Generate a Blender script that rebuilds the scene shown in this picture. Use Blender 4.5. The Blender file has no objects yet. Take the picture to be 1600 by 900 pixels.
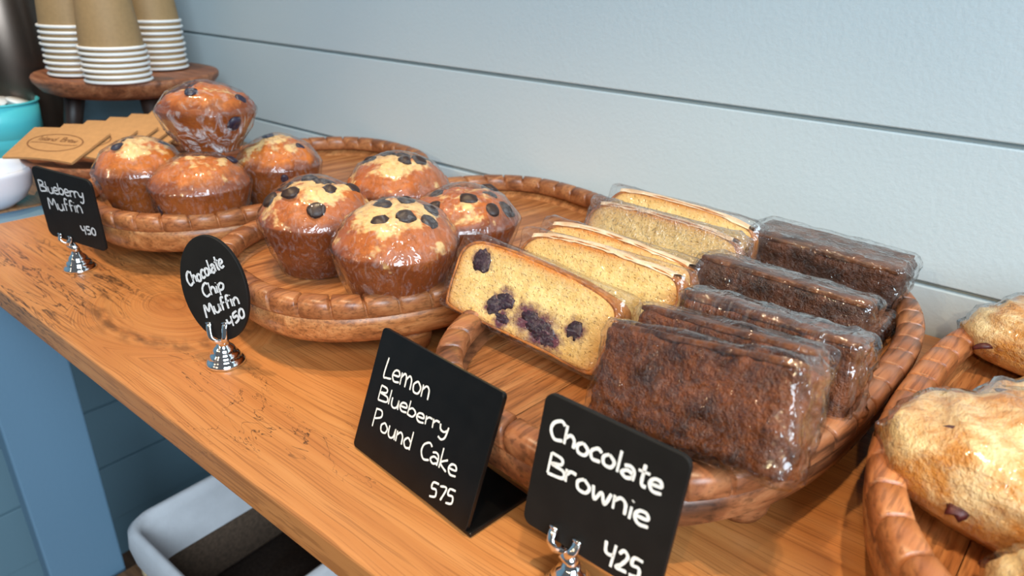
import bpy, bmesh, math, random
from mathutils import Vector, Matrix, noise
from math import sin, cos, pi, sqrt, hypot

scene = bpy.context.scene
COL = scene.collection
T = 0.90                                   # height of the worktop surface
def lin(r, g, b, k=1.0):
    f = lambda c: ((c/255)/12.92 if c/255 <= .04045 else ((c/255+.055)/1.055)**2.4)
    return (f(r)*k, f(g)*k, f(b)*k, 1)

# ------------------------------------------------------------------ camera
yaw, pitch, roll, FPX = 0.6626, 0.4263, 0.0304, 1084.43
fw = Vector((-sin(yaw)*cos(pitch), cos(yaw)*cos(pitch), -sin(pitch)))
rt = Vector((cos(yaw), sin(yaw), 0)); up = rt.cross(fw)
R_ = rt*cos(roll)+up*sin(roll); U_ = -rt*sin(roll)+up*cos(roll)
cam_d = bpy.data.cameras.new('camera'); cam = bpy.data.objects.new('camera', cam_d); COL.objects.link(cam)
m = Matrix.Identity(4)
for i in range(3):
    m[i][0], m[i][1], m[i][2] = R_[i], U_[i], -fw[i]
m.translation = Vector((0, 0, T+.27)); cam.matrix_world = m
cam_d.sensor_width = 36; cam_d.lens = FPX/1600*36
cam_d.clip_start = .01
cam_d.dof.use_dof = True; cam_d.dof.focus_distance = .47; cam_d.dof.aperture_fstop = 9.0
scene.camera = cam

# ------------------------------------------------------------------ light
scene.view_settings.view_transform = 'Standard'; scene.view_settings.look = 'None'
scene.view_settings.gamma = 1; scene.view_settings.use_curve_mapping = False
scene.view_settings.exposure = 0.0
W = bpy.data.worlds.new('room_ambience'); scene.world = W; W.use_nodes = True
W.node_tree.nodes['Background'].inputs[0].default_value = (.62, .68, .74, 1)
W.node_tree.nodes['Background'].inputs[1].default_value = 0.18
scene.cycles.transparent_max_bounces = 24

def aim(o, tgt):
    o.rotation_euler = (Vector(tgt)-o.location).to_track_quat('-Z', 'Y').to_euler()
def area(name, loc, tgt, sx, sy, power, color):
    d = bpy.data.lights.new(name, 'AREA'); d.shape = 'RECTANGLE'; d.size = sx; d.size_y = sy
    d.energy = power; d.color = color
    o = bpy.data.objects.new(name, d); COL.objects.link(o); o.location = loc; aim(o, tgt); return o
def spot(name, loc, tgt, power, color, ang=70, r=.025):
    d = bpy.data.lights.new(name, 'SPOT'); d.energy = power; d.color = color
    d.spot_size = math.radians(ang); d.spot_blend = 1.0; d.shadow_soft_size = r
    o = bpy.data.objects.new(name, d); COL.objects.link(o); o.location = loc; aim(o, tgt); return o
area('window_daylight', (2.0, -1.0, T+1.45), (0, .35, T+.10), 1.7, 1.5, 138, (.72, .88, 1))
WARM = (1, .76, .48)
for k, x in enumerate((-.98, -.62, -.26, .10, .44)):
    spot('ceiling_spot', (x-.06, .15, T+1.35), (x, .28, T), 39, WARM, 40, .022)
for x, tx, p in ((-1.15, -.60, 34), (-.42, -.30, 38), (.30, -.02, 38)):
    spot('track_spot', (x, -1.55, T+1.10), (tx, .29, T), p, WARM, 22, .020)

# ------------------------------------------------------------------ helpers
def obj(name, me, mat=None, parent=None, loc=None, rot=None, smooth=False):
    if isinstance(me, bmesh.types.BMesh):
        d = bpy.data.meshes.new(name); me.to_mesh(d); me.free(); me = d
    if smooth:
        for p in me.polygons: p.use_smooth = True
    if mat and not me.materials: me.materials.append(mat)
    o = bpy.data.objects.new(name, me); COL.objects.link(o)
    if parent: o.parent = parent
    if loc: o.location = loc
    if rot: o.rotation_euler = rot
    return o
def tag(o, label, cat, group=None, kind=None):
    if label: o['label'] = label
    if cat: o['category'] = cat
    if group: o['group'] = group
    if kind: o['kind'] = kind
    return o
def thing(name, label, cat, loc=(0, 0, 0), rot=(0, 0, 0), group=None):
    o = bpy.data.objects.new(name, None); COL.objects.link(o); o.empty_display_size = .02
    o.location = loc; o.rotation_euler = rot
    return tag(o, label, cat, group)
def pydata(name, v, f):
    me = bpy.data.meshes.new(name); me.from_pydata(v, [], f); me.update(); return me
def box(sx, sy, sz, c=(0, 0, 0), bev=0, seg=2):
    bm = bmesh.new(); bmesh.ops.create_cube(bm, size=1)
    for v in bm.verts: v.co = Vector((v.co.x*sx+c[0], v.co.y*sy+c[1], v.co.z*sz+c[2]))
    if bev: bmesh.ops.bevel(bm, geom=bm.edges[:], offset=bev, segments=seg, profile=.5, affect='EDGES')
    return bm
def lathe(prof, n=32, name='lathe', cap=True):
    v, f = [], []
    for r, z in prof:
        for k in range(n): v.append((r*cos(2*pi*k/n), r*sin(2*pi*k/n), z))
    for i in range(len(prof)-1):
        for k in range(n):
            f.append((i*n+k, i*n+(k+1) % n, (i+1)*n+(k+1) % n, (i+1)*n+k))
    if cap:
        f.append(tuple(range(n-1, -1, -1))); f.append(tuple((len(prof)-1)*n+k for k in range(n)))
    return pydata(name, v, f)
def catmull(pts, n=6, closed=False):
    if len(pts) < 3 and not closed:
        return [Vector(p) for p in pts]
    P = [Vector(p) for p in pts]; L = len(P); out = []
    rng = range(L) if closed else range(L-1)
    for i in rng:
        g = (lambda k: P[k % L]) if closed else (lambda k: P[max(0, min(L-1, k))])
        a, b, c, d = g(i-1), g(i), g(i+1), g(i+2)
        for s in range(n):
            t = s/n
            out.append(.5*((2*b)+(c-a)*t+(2*a-5*b+4*c-d)*t*t+(3*b-a-3*c+d)*t*t*t))
    if not closed: out.append(P[-1])
    return out
def tube(path, r, n=8, name='tube', closed=False, flat=1.0, upv=Vector((0, 0, 1))):
    P = [Vector(p) for p in path]; v, f = [], []; L = len(P)
    for i, p in enumerate(P):
        t = (P[(i+1) % L]-P[i-1]) if closed else (P[min(L-1, i+1)]-P[max(0, i-1)])
        t.normalize(); a = t.cross(upv)
        if a.length < 1e-4: a = t.cross(Vector((1, 0, 0)))
        a.normalize(); b = a.cross(t)
        rr = r[i] if isinstance(r, (list, tuple)) else r
        for k in range(n):
            v.append(p+a*rr*cos(2*pi*k/n)+b*rr*flat*sin(2*pi*k/n))
    for i in range(L if closed else L-1):
        j = (i+1) % L
        for k in range(n): f.append((i*n+k, i*n+(k+1) % n, j*n+(k+1) % n, j*n+k))
    if not closed:
        f.append(tuple(range(n-1, -1, -1))); f.append(tuple((L-1)*n+k for k in range(n)))
    return pydata(name, [tuple(q) for q in v], f)
def nz(p, s, seed=0): return noise.noise(Vector(p)*s+Vector((seed*7.13, seed*3.7, seed*1.9)))
def fbm(p, s, seed=0, o=3): return noise.fractal(Vector(p)*s+Vector((seed*7.13, seed*3.7, seed*1.9)), .6, 2.0, o)
def rbox_mesh(L, D, H, r, n=14, disp=None, name='rounded_box'):
    """box with rounded edges and a dense grid, centred on the origin; disp(p, nrm) -> offset along normal"""
    bm = bmesh.new(); bmesh.ops.create_cube(bm, size=2)
    bmesh.ops.subdivide_edges(bm, edges=bm.edges[:], cuts=n, use_grid_fill=True)
    h = Vector((L/2, D/2, H/2))
    for v in bm.verts:
        q = v.co
        # crowd the samples towards the edges
        q = Vector([math.copysign(abs(c)**.75, c) for c in q])
        p = Vector((q.x*h.x, q.y*h.y, q.z*h.z))
        c = Vector([max(-(h[i]-r), min(h[i]-r, p[i])) for i in range(3)])
        d = p-c
        if d.length > 1e-7: nn = d.normalized(); p = c+nn*r
        else: nn = q.normalized()
        if disp: p = p+nn*disp(p, nn)
        v.co = p
    me = bpy.data.meshes.new(name); bm.to_mesh(me); bm.free()
    for p in me.polygons: p.use_smooth = True
    return me

# ------------------------------------------------------------------ materials
def newmat(name):
    m = bpy.data.materials.new(name); m.use_nodes = True
    nt = m.node_tree; return m, nt, nt.nodes['Principled BSDF']
def N(nt, typ, **kw):
    n = nt.nodes.new(typ)
    for k, v in kw.items():
        if k in n.inputs: n.inputs[k].default_value = v
        else: setattr(n, k, v)
    return n
def coords(nt, scale=(1, 1, 1), which='Object', rot=(0, 0, 0)):
    tc = nt.nodes.new('ShaderNodeTexCoord'); mp = nt.nodes.new('ShaderNodeMapping')
    mp.inputs['Scale'].default_value = scale; mp.inputs['Rotation'].default_value = rot
    nt.links.new(tc.outputs[which], mp.inputs[0]); return mp.outputs[0]
def noise_n(nt, vec, scale, detail=3, rough=.5, dist=0):
    n = nt.nodes.new('ShaderNodeTexNoise'); nt.links.new(vec, n.inputs['Vector'])
    n.inputs['Scale'].default_value = scale; n.inputs['Detail'].default_value = detail
    n.inputs['Roughness'].default_value = rough; n.inputs['Distortion'].default_value = dist
    return n.outputs['Fac']
def ramp(nt, fac, stops, interp='LINEAR'):
    r = nt.nodes.new('ShaderNodeValToRGB'); r.color_ramp.interpolation = interp
    e = r.color_ramp.elements
    while len(e) < len(stops): e.new(.5)
    for i, (p, c) in enumerate(stops): e[i].position = p; e[i].color = c if len(c) == 4 else (*c, 1)
    nt.links.new(fac, r.inputs[0]); return r.outputs[0]
def mth(nt, op, a, b=None, c=None, clamp=False):
    n = nt.nodes.new('ShaderNodeMath'); n.operation = op; n.use_clamp = clamp
    for i, x in enumerate((a, b, c)):
        if x is None: continue
        if isinstance(x, (int, float)): n.inputs[i].default_value = x
        else: nt.links.new(x, n.inputs[i])
    return n.outputs[0]
def mix(nt, fac, a, b, blend='MIX'):
    n = nt.nodes.new('ShaderNodeMix'); n.data_type = 'RGBA'; n.blend_type = blend
    for s, x in ((0, fac), (6, a), (7, b)):
        if isinstance(x, (int, float)): n.inputs[s].default_value = x
        elif isinstance(x, tuple): n.inputs[s].default_value = x
        else: nt.links.new(x, n.inputs[s])
    return n.outputs[2]
def bump(nt, b, height, strength=.3, dist=.002):
    n = nt.nodes.new('ShaderNodeBump'); n.inputs['Strength'].default_value = strength; n.inputs['Distance'].default_value = dist
    nt.links.new(height, n.inputs['Height']); nt.links.new(n.outputs[0], b.inputs['Normal']); return n
def sep(nt, vec):
    s = nt.nodes.new('ShaderNodeSeparateXYZ'); nt.links.new(vec, s.inputs[0]); return s.outputs
def comb(nt, x, y, z):
    s = nt.nodes.new('ShaderNodeCombineXYZ')
    for i, q in enumerate((x, y, z)):
        if isinstance(q, (int, float)): s.inputs[i].default_value = q
        else: nt.links.new(q, s.inputs[i])
    return s.outputs[0]

def plain(name, c, rough=.5, metal=0, spec=None, nscale=None, namp=.08, bs=0, bscale=200):
    m, nt, b = newmat(name)
    b.inputs['Roughness'].default_value = rough; b.inputs['Metallic'].default_value = metal
    if spec is not None: b.inputs['Specular IOR Level'].default_value = spec
    v = coords(nt)
    f = noise_n(nt, v, nscale or 30, 3)
    lo = tuple(x*(1-namp) for x in c[:3])+(1,); hi = tuple(min(1, x*(1+namp)) for x in c[:3])+(1,)
    nt.links.new(ramp(nt, f, [(.3, lo), (.7, hi)]), b.inputs['Base Color'])
    if bs: bump(nt, b, noise_n(nt, v, bscale, 3), bs, .001)
    return m

def wood(name, dark, mid, light, axis='Y', scale=1.0, rough=.42, tone=.5, pore=.45):
    m, nt, b = newmat(name)
    s = {'X': (7, 120, 120), 'Y': (120, 7, 120), 'Z': (120, 120, 7)}[axis]
    s = tuple(q*scale for q in s)
    oi = nt.nodes.new('ShaderNodeObjectInfo')
    base = coords(nt)
    add = nt.nodes.new('ShaderNodeVectorMath'); add.operation = 'ADD'
    off = nt.nodes.new('ShaderNodeVectorMath'); off.operation = 'SCALE'; off.inputs[0].default_value = (3.1, 5.7, 2.3)
    nt.links.new(oi.outputs['Random'], off.inputs['Scale'])
    nt.links.new(base, add.inputs[0]); nt.links.new(off.outputs[0], add.inputs[1])
    mp = nt.nodes.new('ShaderNodeMapping'); mp.inputs['Scale'].default_value = s; nt.links.new(add.outputs[0], mp.inputs[0])
    v = mp.outputs[0]
    g = noise_n(nt, v, 1.0, 5, .6, .6)
    c = ramp(nt, g, [(.28, dark), (.48, mid), (.72, light)])
    fine = noise_n(nt, v, 5, 3, .6)
    c = mix(nt, mth(nt, 'MULTIPLY', ramp(nt, fine, [(.36, (1, 1, 1)), (.5, (0, 0, 0))]), pore), c, tuple(x*.42 for x in dark[:3])+(1,))
    t = mth(nt, 'MULTIPLY_ADD', oi.outputs['Random'], tone, 1-tone*.5)
    c = mix(nt, 1.0, c, comb(nt, t, t, t), 'MULTIPLY')
    nt.links.new(c, b.inputs['Base Color'])
    b.inputs['Roughness'].default_value = rough
    bump(nt, b, fine, .12, .001)
    return m

M = {}
def wall_paint(name, c, rough=.5):
    m, nt, b = newmat(name)
    v = coords(nt)
    nt.links.new(ramp(nt, noise_n(nt, v, 3, 3), [(.3, tuple(x*.97 for x in c[:3])), (.7, c)]), b.inputs['Base Color'])
    b.inputs['Roughness'].default_value = rough
    bump(nt, b, noise_n(nt, v, 260, 2), .12, .002)
    return m
M['wall'] = wall_paint('wall_paint', lin(206, 217, 219))
M['sidewall'] = wall_paint('side_wall_paint', lin(110, 140, 155))
M['bluepaint'] = wall_paint('blue_paint', lin(104, 136, 160), .5)
M['floor'] = wood('floor_wood', lin(70, 48, 34), lin(96, 68, 48), lin(120, 88, 62), 'X', .4)
M['tray'] = wood('acacia', lin(118, 70, 38), lin(170, 108, 62), lin(200, 142, 90), 'Y', 1.0, .38, .42, .5)
M['tray_rim'] = wood('acacia_rim', lin(106, 58, 32), lin(160, 98, 58), lin(190, 128, 80), 'Y', .8, .36, .3, .45)
M['tray_dark'] = wood('walnut_rim', lin(62, 38, 26), lin(140, 86, 54), lin(186, 128, 86), 'Y', .5, .36, .2, .5)
M['stand_wood'] = wood('stand_wood', lin(82, 48, 32), lin(138, 84, 54), lin(170, 116, 80), 'X', .7, .5)
M['dark_leg'] = wood('dark_leg_wood', lin(26, 16, 12), lin(44, 28, 22), lin(60, 40, 30), 'Z', .7, .5)
M['shelf'] = wood('shelf_wood', lin(96, 66, 44), lin(126, 88, 58), lin(150, 108, 74), 'X', .5, .5)

def spalted():
    m, nt, b = newmat('spalted_oak')
    v = coords(nt)                         # object space: metres, x along the top
    x, y, z = sep(nt, v)
    # a knot: distance field in the plane
    KX, KY = -.560, .245
    dx = mth(nt, 'MULTIPLY', mth(nt, 'SUBTRACT', x, KX), .62)
    dy = mth(nt, 'SUBTRACT', y, KY)
    d = mth(nt, 'SQRT', mth(nt, 'ADD', mth(nt, 'MULTIPLY', dx, dx), mth(nt, 'MULTIPLY', dy, dy)))
    mask = mth(nt, 'SUBTRACT', 1.0, mth(nt, 'DIVIDE', d, .075), clamp=True)
    mask = mth(nt, 'SMOOTH_MIN', mth(nt, 'MULTIPLY', mask, 1.6), 1.0, .2)
    warp = noise_n(nt, coords(nt, (4, 14, 14)), 1.0, 3, .5)
    yy = mth(nt, 'ADD', y, mth(nt, 'MULTIPLY', warp, .022))
    dd = mth(nt, 'ADD', d, mth(nt, 'MULTIPLY', warp, .03))
    g = nt.nodes.new('ShaderNodeMix'); g.data_type = 'FLOAT'
    nt.links.new(mask, g.inputs[0]); nt.links.new(yy, g.inputs[2]); nt.links.new(dd, g.inputs[3])
    gy = g.outputs[0]
    vec = comb(nt, mth(nt, 'MULTIPLY', x, 5), mth(nt, 'MULTIPLY', gy, 85), mth(nt, 'MULTIPLY', z, 60))
    n1 = noise_n(nt, vec, 1.0, 4, .55, .3)
    broad = noise_n(nt, coords(nt, (3, 16, 16)), 1.0, 3, .5, .4)
    c = ramp(nt, n1, [(.25, lin(168, 106, 56)), (.5, lin(188, 126, 70)), (.8, lin(202, 144, 88))])
    c = mix(nt, mth(nt, 'MULTIPLY', ramp(nt, broad, [(.4, (0, 0, 0)), (.75, (1, 1, 1))]), .45), c, lin(176, 104, 54))
    pv = comb(nt, mth(nt, 'MULTIPLY', x, 11), mth(nt, 'MULTIPLY', gy, 820), mth(nt, 'MULTIPLY', z, 400))
    pores = ramp(nt, noise_n(nt, pv, 1.0, 2, .5), [(.40, (1, 1, 1)), (.47, (0, 0, 0))])
    c = mix(nt, mth(nt, 'MULTIPLY', pores, .42), c, lin(120, 68, 32))
    knotcol = ramp(nt, mth(nt, 'DIVIDE', dd, .05), [(.25, (1, 1, 1)), (.8, (0, 0, 0))])
    c = mix(nt, mth(nt, 'MULTIPLY', knotcol, .45), c, lin(150, 86, 44))
    # black zone lines: contours of a stretched noise, only in some places
    def contour(sc, lvl, w, dist=1.5, seed=0.0):
        vv = coords(nt, sc); a = nt.nodes.new('ShaderNodeVectorMath'); a.operation = 'ADD'; a.inputs[1].default_value = (seed, seed*.7, 0)
        nt.links.new(vv, a.inputs[0])
        q = noise_n(nt, a.outputs[0], 1.0, 4, .6, dist)
        q = mth(nt, 'ABSOLUTE', mth(nt, 'SUBTRACT', q, lvl))
        return mth(nt, 'SUBTRACT', 1.0, mth(nt, 'DIVIDE', q, w), clamp=True)
    def blob(cx, cy, rx, ry):
        a = mth(nt, 'DIVIDE', mth(nt, 'SUBTRACT', x, cx), rx); e = mth(nt, 'DIVIDE', mth(nt, 'SUBTRACT', y, cy), ry)
        r = mth(nt, 'SQRT', mth(nt, 'ADD', mth(nt, 'MULTIPLY', a, a), mth(nt, 'MULTIPLY', e, e)))
        return mth(nt, 'MULTIPLY', mth(nt, 'SUBTRACT', 1.0, r, clamp=True), 2.2, clamp=True)
    l1 = mth(nt, 'MULTIPLY', contour((9, 34, 34), .5, .005), mth(nt, 'MAXIMUM', blob(-.40, .195, .12, .05), blob(-.30, .215, .09, .03)))
    l2 = mth(nt, 'MULTIPLY', contour((9, 80, 80), .46, .03, 1.2, 3.3), blob(-.70, .20, .16, .09))
    ring = mth(nt, 'SUBTRACT', 1.0, mth(nt, 'DIVIDE', mth(nt, 'ABSOLUTE', mth(nt, 'SUBTRACT', dd, .07)), .01), clamp=True)
    l3 = mth(nt, 'MULTIPLY', mth(nt, 'MULTIPLY', ring, ramp(nt, noise_n(nt, coords(nt, (40, 90, 90)), 1.0, 3), [(.42, (0, 0, 0)), (.6, (1, 1, 1))])), .75)
    l4 = mth(nt, 'MULTIPLY', contour((7, 110, 110), .5, .07, 1.2, 8.1), blob(-.62, .36, .26, .14))
    ln = mth(nt, 'MAXIMUM', mth(nt, 'MAXIMUM', l1, l2), mth(nt, 'MAXIMUM', l3, mth(nt, 'MULTIPLY', l4, .7)))
    c = mix(nt, mth(nt, 'MULTIPLY', ln, .92), c, lin(52, 34, 22))
    nt.links.new(c, b.inputs['Base Color'])
    b.inputs['Roughness'].default_value = .38
    bump(nt, b, pores, -.08, .001)
    return m
M['table'] = spalted()

M['chalk_black'] = plain('chalkboard', lin(17, 16, 15), .6, spec=.3, nscale=60, namp=.25, bs=.05, bscale=400)
M['acrylic'] = plain('black_acrylic', lin(13, 12, 11), .34, spec=.3, nscale=80, namp=.3, bs=.02, bscale=500)
M['chalk'] = plain('chalk_ink', lin(236, 234, 228), .8, nscale=900, namp=.12)
M['chalk_soft'] = plain('chalk_ink_grey', lin(196, 198, 200), .8, nscale=900, namp=.2)
M['chrome'] = plain('chrome', (.82, .82, .82, 1), .07, 1.0, nscale=10, namp=.02)
M['kraft'] = plain('kraft_board', lin(182, 134, 84), .8, nscale=160, namp=.07, bs=.15, bscale=600)
M['kraft_ink'] = plain('kraft_ink', lin(128, 84, 46), .8, nscale=500, namp=.1)
M['kraft_dark'] = plain('kraft_inside', lin(150, 130, 104), .85, nscale=160, namp=.1)
M['kraft_cup'] = plain('kraft_cup', lin(160, 128, 86), .65, nscale=220, namp=.06, bs=.1, bscale=500)
M['paper_white'] = plain('white_paper', lin(240, 238, 234), .45, nscale=60, namp=.02)
M['teal'] = plain('turquoise_enamel', lin(90, 206, 214), .3, nscale=10, namp=.04)
M['white_glaze'] = plain('white_ceramic', lin(226, 228, 236), .25, nscale=10, namp=.02)
M['fabric'] = plain('cotton_liner', lin(206, 206, 210), .9, nscale=40, namp=.05, bs=.3, bscale=300)
M['wicker'] = plain('wicker', lin(172, 150, 116), .8, nscale=90, namp=.2)
M['basket_in'] = plain('shaded_basket_inside', lin(88, 70, 56), .9, nscale=200, namp=.3, bs=.4, bscale=260)  # basket inside below the liner; its dark brown stands in for shade
M['steel_dark'] = plain('urn_steel', lin(96, 84, 76), .32, .9, nscale=12, namp=.15)
M['urn_trim'] = plain('urn_trim', lin(150, 170, 172), .3, .6)

# --- food
def muffin_mat(name, base, crown, pale, amt):
    m, nt, b = newmat(name)
    v = coords(nt); x, y, z = sep(nt, v)
    n = noise_n(nt, v, 42, 4, .6); n2 = noise_n(nt, v, 210, 3, .6)
    t = mth(nt, 'ADD', mth(nt, 'MULTIPLY', z, 13.5), mth(nt, 'MULTIPLY', mth(nt, 'SUBTRACT', n, .5), .42))
    c = ramp(nt, t, [(.0, tuple(q*.8 for q in base[:3])), (.42, base), (.62, lin(126, 60, 22)), (.74, crown), (.95, crown)])
    p = ramp(nt, mth(nt, 'ADD', mth(nt, 'MULTIPLY', z, 13.5), mth(nt, 'MULTIPLY', mth(nt, 'SUBTRACT', noise_n(nt, v, 48, 3, .6), .5), 1.7)), [(.82-amt, (0, 0, 0)), (1.0-amt*.5, (1, 1, 1))])
    c = mix(nt, p, c, pale)
    c = mix(nt, mth(nt, 'MULTIPLY', ramp(nt, n2, [(.35, (1, 1, 1)), (.5, (0, 0, 0))]), .35), c, tuple(q*.6 for q in base[:3])+(1,))
    nt.links.new(c, b.inputs['Base Color'])
    b.inputs['Roughness'].default_value = .5
    b.inputs['Subsurface Weight'].default_value = .08; b.inputs['Subsurface Radius'].default_value = (.004, .002, .001); b.inputs['Subsurface Scale'].default_value = .5
    bump(nt, b, n2, .35, .002)
    return m
M['muffin_choc'] = muffin_mat('choc_muffin_crust', lin(124, 60, 24), lin(172, 92, 36), lin(222, 182, 122), -.04)
M['muffin_blue'] = muffin_mat('blueberry_muffin_crust', lin(150, 78, 28), lin(192, 106, 36), lin(228, 190, 130), -.05)
M['chip'] = plain('dark_chocolate', lin(46, 27, 20), .5, nscale=200, namp=.2)
M['berry'] = plain('blueberry_skin', lin(40, 34, 52), .45, nscale=150, namp=.35, bs=.3, bscale=300)
M['berry_jam'] = plain('blueberry_flesh', lin(44, 22, 38), .35, nscale=300, namp=.6, bs=.6, bscale=500)
M['cranberry'] = plain('cranberry', lin(78, 26, 24), .5, nscale=200, namp=.3, bs=.3, bscale=300)

def crumb_mat(name='cake_crumb', stains=()):
    m, nt, b = newmat(name)
    v = coords(nt)
    n = noise_n(nt, v, 90, 4, .65)
    c = ramp(nt, n, [(.3, lin(210, 170, 98)), (.55, lin(231, 200, 132)), (.75, lin(238, 214, 154))])
    pits = ramp(nt, noise_n(nt, v, 420, 2, .6), [(.3, (1, 1, 1)), (.42, (0, 0, 0))])
    c = mix(nt, mth(nt, 'MULTIPLY', pits, .28), c, lin(190, 136, 60))
    hole = ramp(nt, noise_n(nt, v, 170, 1, .4), [(.24, (1, 1, 1)), (.29, (0, 0, 0))])
    c = mix(nt, mth(nt, 'MULTIPLY', hole, .6), c, lin(186, 138, 60))
    x, y, z = sep(nt, v)
    # browned towards the crust
    ex = mth(nt, 'POWER', mth(nt, 'DIVIDE', mth(nt, 'ABSOLUTE', x), .064), 8); ez = mth(nt, 'POWER', mth(nt, 'DIVIDE', mth(nt, 'ABSOLUTE', z), .0245), 7)
    edge = mth(nt, 'MULTIPLY', mth(nt, 'ADD', ex, ez), mth(nt, 'ADD', n, .3), clamp=True)
    c = mix(nt, edge, c, lin(196, 122, 48))
    if stains:
        wob = mth(nt, 'MULTIPLY', mth(nt, 'SUBTRACT', noise_n(nt, v, 160, 3, .6), .5), .016)
        tot = None
        for (bx, bz, r) in stains:
            dx = mth(nt, 'SUBTRACT', x, bx); dz = mth(nt, 'SUBTRACT', z, bz)
            d = mth(nt, 'ADD', mth(nt, 'SQRT', mth(nt, 'ADD', mth(nt, 'MULTIPLY', dx, dx), mth(nt, 'MULTIPLY', dz, dz))), wob)
            q = mth(nt, 'SUBTRACT', 1.0, mth(nt, 'DIVIDE', d, r), clamp=True)
            tot = q if tot is None else mth(nt, 'MAXIMUM', tot, q)
        c = mix(nt, mth(nt, 'MULTIPLY', tot, 1.7, clamp=True), c, lin(96, 48, 62))
    nt.links.new(c, b.inputs['Base Color']); b.inputs['Roughness'].default_value = .75
    h = mth(nt, 'SUBTRACT', noise_n(nt, v, 260, 4, .7), mth(nt, 'ADD', mth(nt, 'MULTIPLY', pits, .6), hole))
    bump(nt, b, h, .75, .0018)
    return m
M['crumb'] = crumb_mat()
M['crumb_stained'] = crumb_mat('berry_stained_crumb', [(-.0445, .0135, .010), (-.0145, -.0045, .010), (-.0225, -.0105, .009), (.006, -.0095, .014), (.018, -.0125, .017), (.027, -.0155, .012), (.041, -.0035, .010), (-.012, -.0165, .009)])
def two_tone(name, a, b_, scale, rough, bs, bscale, dist=.002, lo=.35, hi=.65):
    m, nt, b = newmat(name); v = coords(nt)
    c = ramp(nt, noise_n(nt, v, scale, 4, .65, .5), [(lo, a), (hi, b_)])
    nt.links.new(c, b.inputs['Base Color']); b.inputs['Roughness'].default_value = rough
    bump(nt, b, noise_n(nt, v, bscale, 4, .7), bs, dist)
    return m
M['crust'] = two_tone('cake_crust', lin(130, 70, 26), lin(196, 122, 52), 70, .5, .4, 300)
M['icing'] = two_tone('white_icing', lin(206, 168, 128), lin(234, 212, 184), 60, .3, .2, 150)
M['brownie'] = two_tone('brownie_crumb', lin(58, 26, 10), lin(128, 68, 28), 60, .5, .9, 190, .004)
M['brownie_dark'] = two_tone('brownie_dark_crumb', lin(38, 19, 10), lin(88, 46, 22), 60, .5, .9, 190, .004)
M['brownie_top'] = two_tone('brownie_crackle_top', lin(58, 31, 17), lin(116, 68, 36), 60, .4, .5, 140, .003)
M['scone'] = two_tone('scone_crust', lin(204, 138, 62), lin(246, 218, 164), 48, .55, .9, 110, .004, .38, .62)
M['scone_edge'] = two_tone('scone_baked_edge', lin(178, 112, 50), lin(230, 176, 104), 45, .5, .8, 110, .004)

def ridged(nt, vec, scale, detail=3, dist=.8):
    n = nt.nodes.new('ShaderNodeTexNoise'); n.noise_type = 'RIDGED_MULTIFRACTAL'; nt.links.new(vec, n.inputs['Vector'])
    n.inputs['Scale'].default_value = scale; n.inputs['Detail'].default_value = detail; n.inputs['Distortion'].default_value = dist
    n.inputs['Roughness'].default_value = .5
    return n.outputs['Fac']
def film(name, strength=1.0, haze=.05, scale=40, stretch=(1, 1, .35), rough=.06, bs=.5, fine=.3, low=None):
    """cling film: clear sheet with a Fresnel reflection, folds, and milky creases"""
    m, nt, b = newmat(name); nt.nodes.remove(b)
    out = nt.nodes['Material Output']
    v = coords(nt, stretch)
    n1 = ridged(nt, v, scale, 2, 1.0); n2 = ridged(nt, v, scale*3.2, 2, 1.4)
    h = mth(nt, 'ADD', n1, mth(nt, 'MULTIPLY', n2, fine))
    bp = nt.nodes.new('ShaderNodeBump'); bp.inputs['Strength'].default_value = bs; bp.inputs['Distance'].default_value = .0022
    nt.links.new(h, bp.inputs['Height'])
    lw = nt.nodes.new('ShaderNodeLayerWeight'); lw.inputs['Blend'].default_value = .5; nt.links.new(bp.outputs[0], lw.inputs['Normal'])
    sch = mth(nt, 'MULTIPLY_ADD', mth(nt, 'POWER', lw.outputs['Facing'], 4.5), .9, .055)
    gl = nt.nodes.new('ShaderNodeBsdfGlossy'); gl.inputs['Roughness'].default_value = rough; nt.links.new(bp.outputs[0], gl.inputs['Normal'])
    tr = nt.nodes.new('ShaderNodeBsdfTransparent'); tr.inputs[0].default_value = (.99, .99, .99, 1)
    df = nt.nodes.new('ShaderNodeBsdfDiffuse'); df.inputs[0].default_value = (.80, .82, .86, 1)
    m1 = nt.nodes.new('ShaderNodeMixShader'); m2 = nt.nodes.new('ShaderNodeMixShader')
    crease = ramp(nt, noise_n(nt, v, scale*2.2, 4, .65, 2.0), [(.50, (0, 0, 0)), (.66, (1, 1, 1))])
    hz = mth(nt, 'MULTIPLY', crease, haze)
    if low:
        x, y, z = sep(nt, coords(nt)); g = mth(nt, 'SUBTRACT', 1.0, mth(nt, 'DIVIDE', z, low[0]), clamp=True)
        hz = mth(nt, 'ADD', hz, mth(nt, 'MULTIPLY', mth(nt, 'MULTIPLY', g, crease), low[1]))
    nt.links.new(hz, m1.inputs[0]); nt.links.new(tr.outputs[0], m1.inputs[1]); nt.links.new(df.outputs[0], m1.inputs[2])
    nt.links.new(mth(nt, 'MULTIPLY', sch, strength, clamp=True), m2.inputs[0]); nt.links.new(m1.outputs[0], m2.inputs[1]); nt.links.new(gl.outputs[0], m2.inputs[2])
    nt.links.new(m2.outputs[0], out.inputs[0])
    return m
M['film_muffin'] = film('film_on_muffin', 1.1, .10, 60, (1, 1, .5), .06, .5, .6)
M['film_muffin_milky'] = film('film_on_top_muffin', 1.1, .18, 30, (1, 1, .45), .09, .5, .4, (.045, .75))
M['film_slice'] = film('film_on_slice', 1.1, .08, 85, (.7, 1, 1.5), .07, .5, .5)
M['film_glitter'] = film('glittering_film', 2.6, .10, 190, (1, 1, 1), .10, 1.0, .8)
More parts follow.
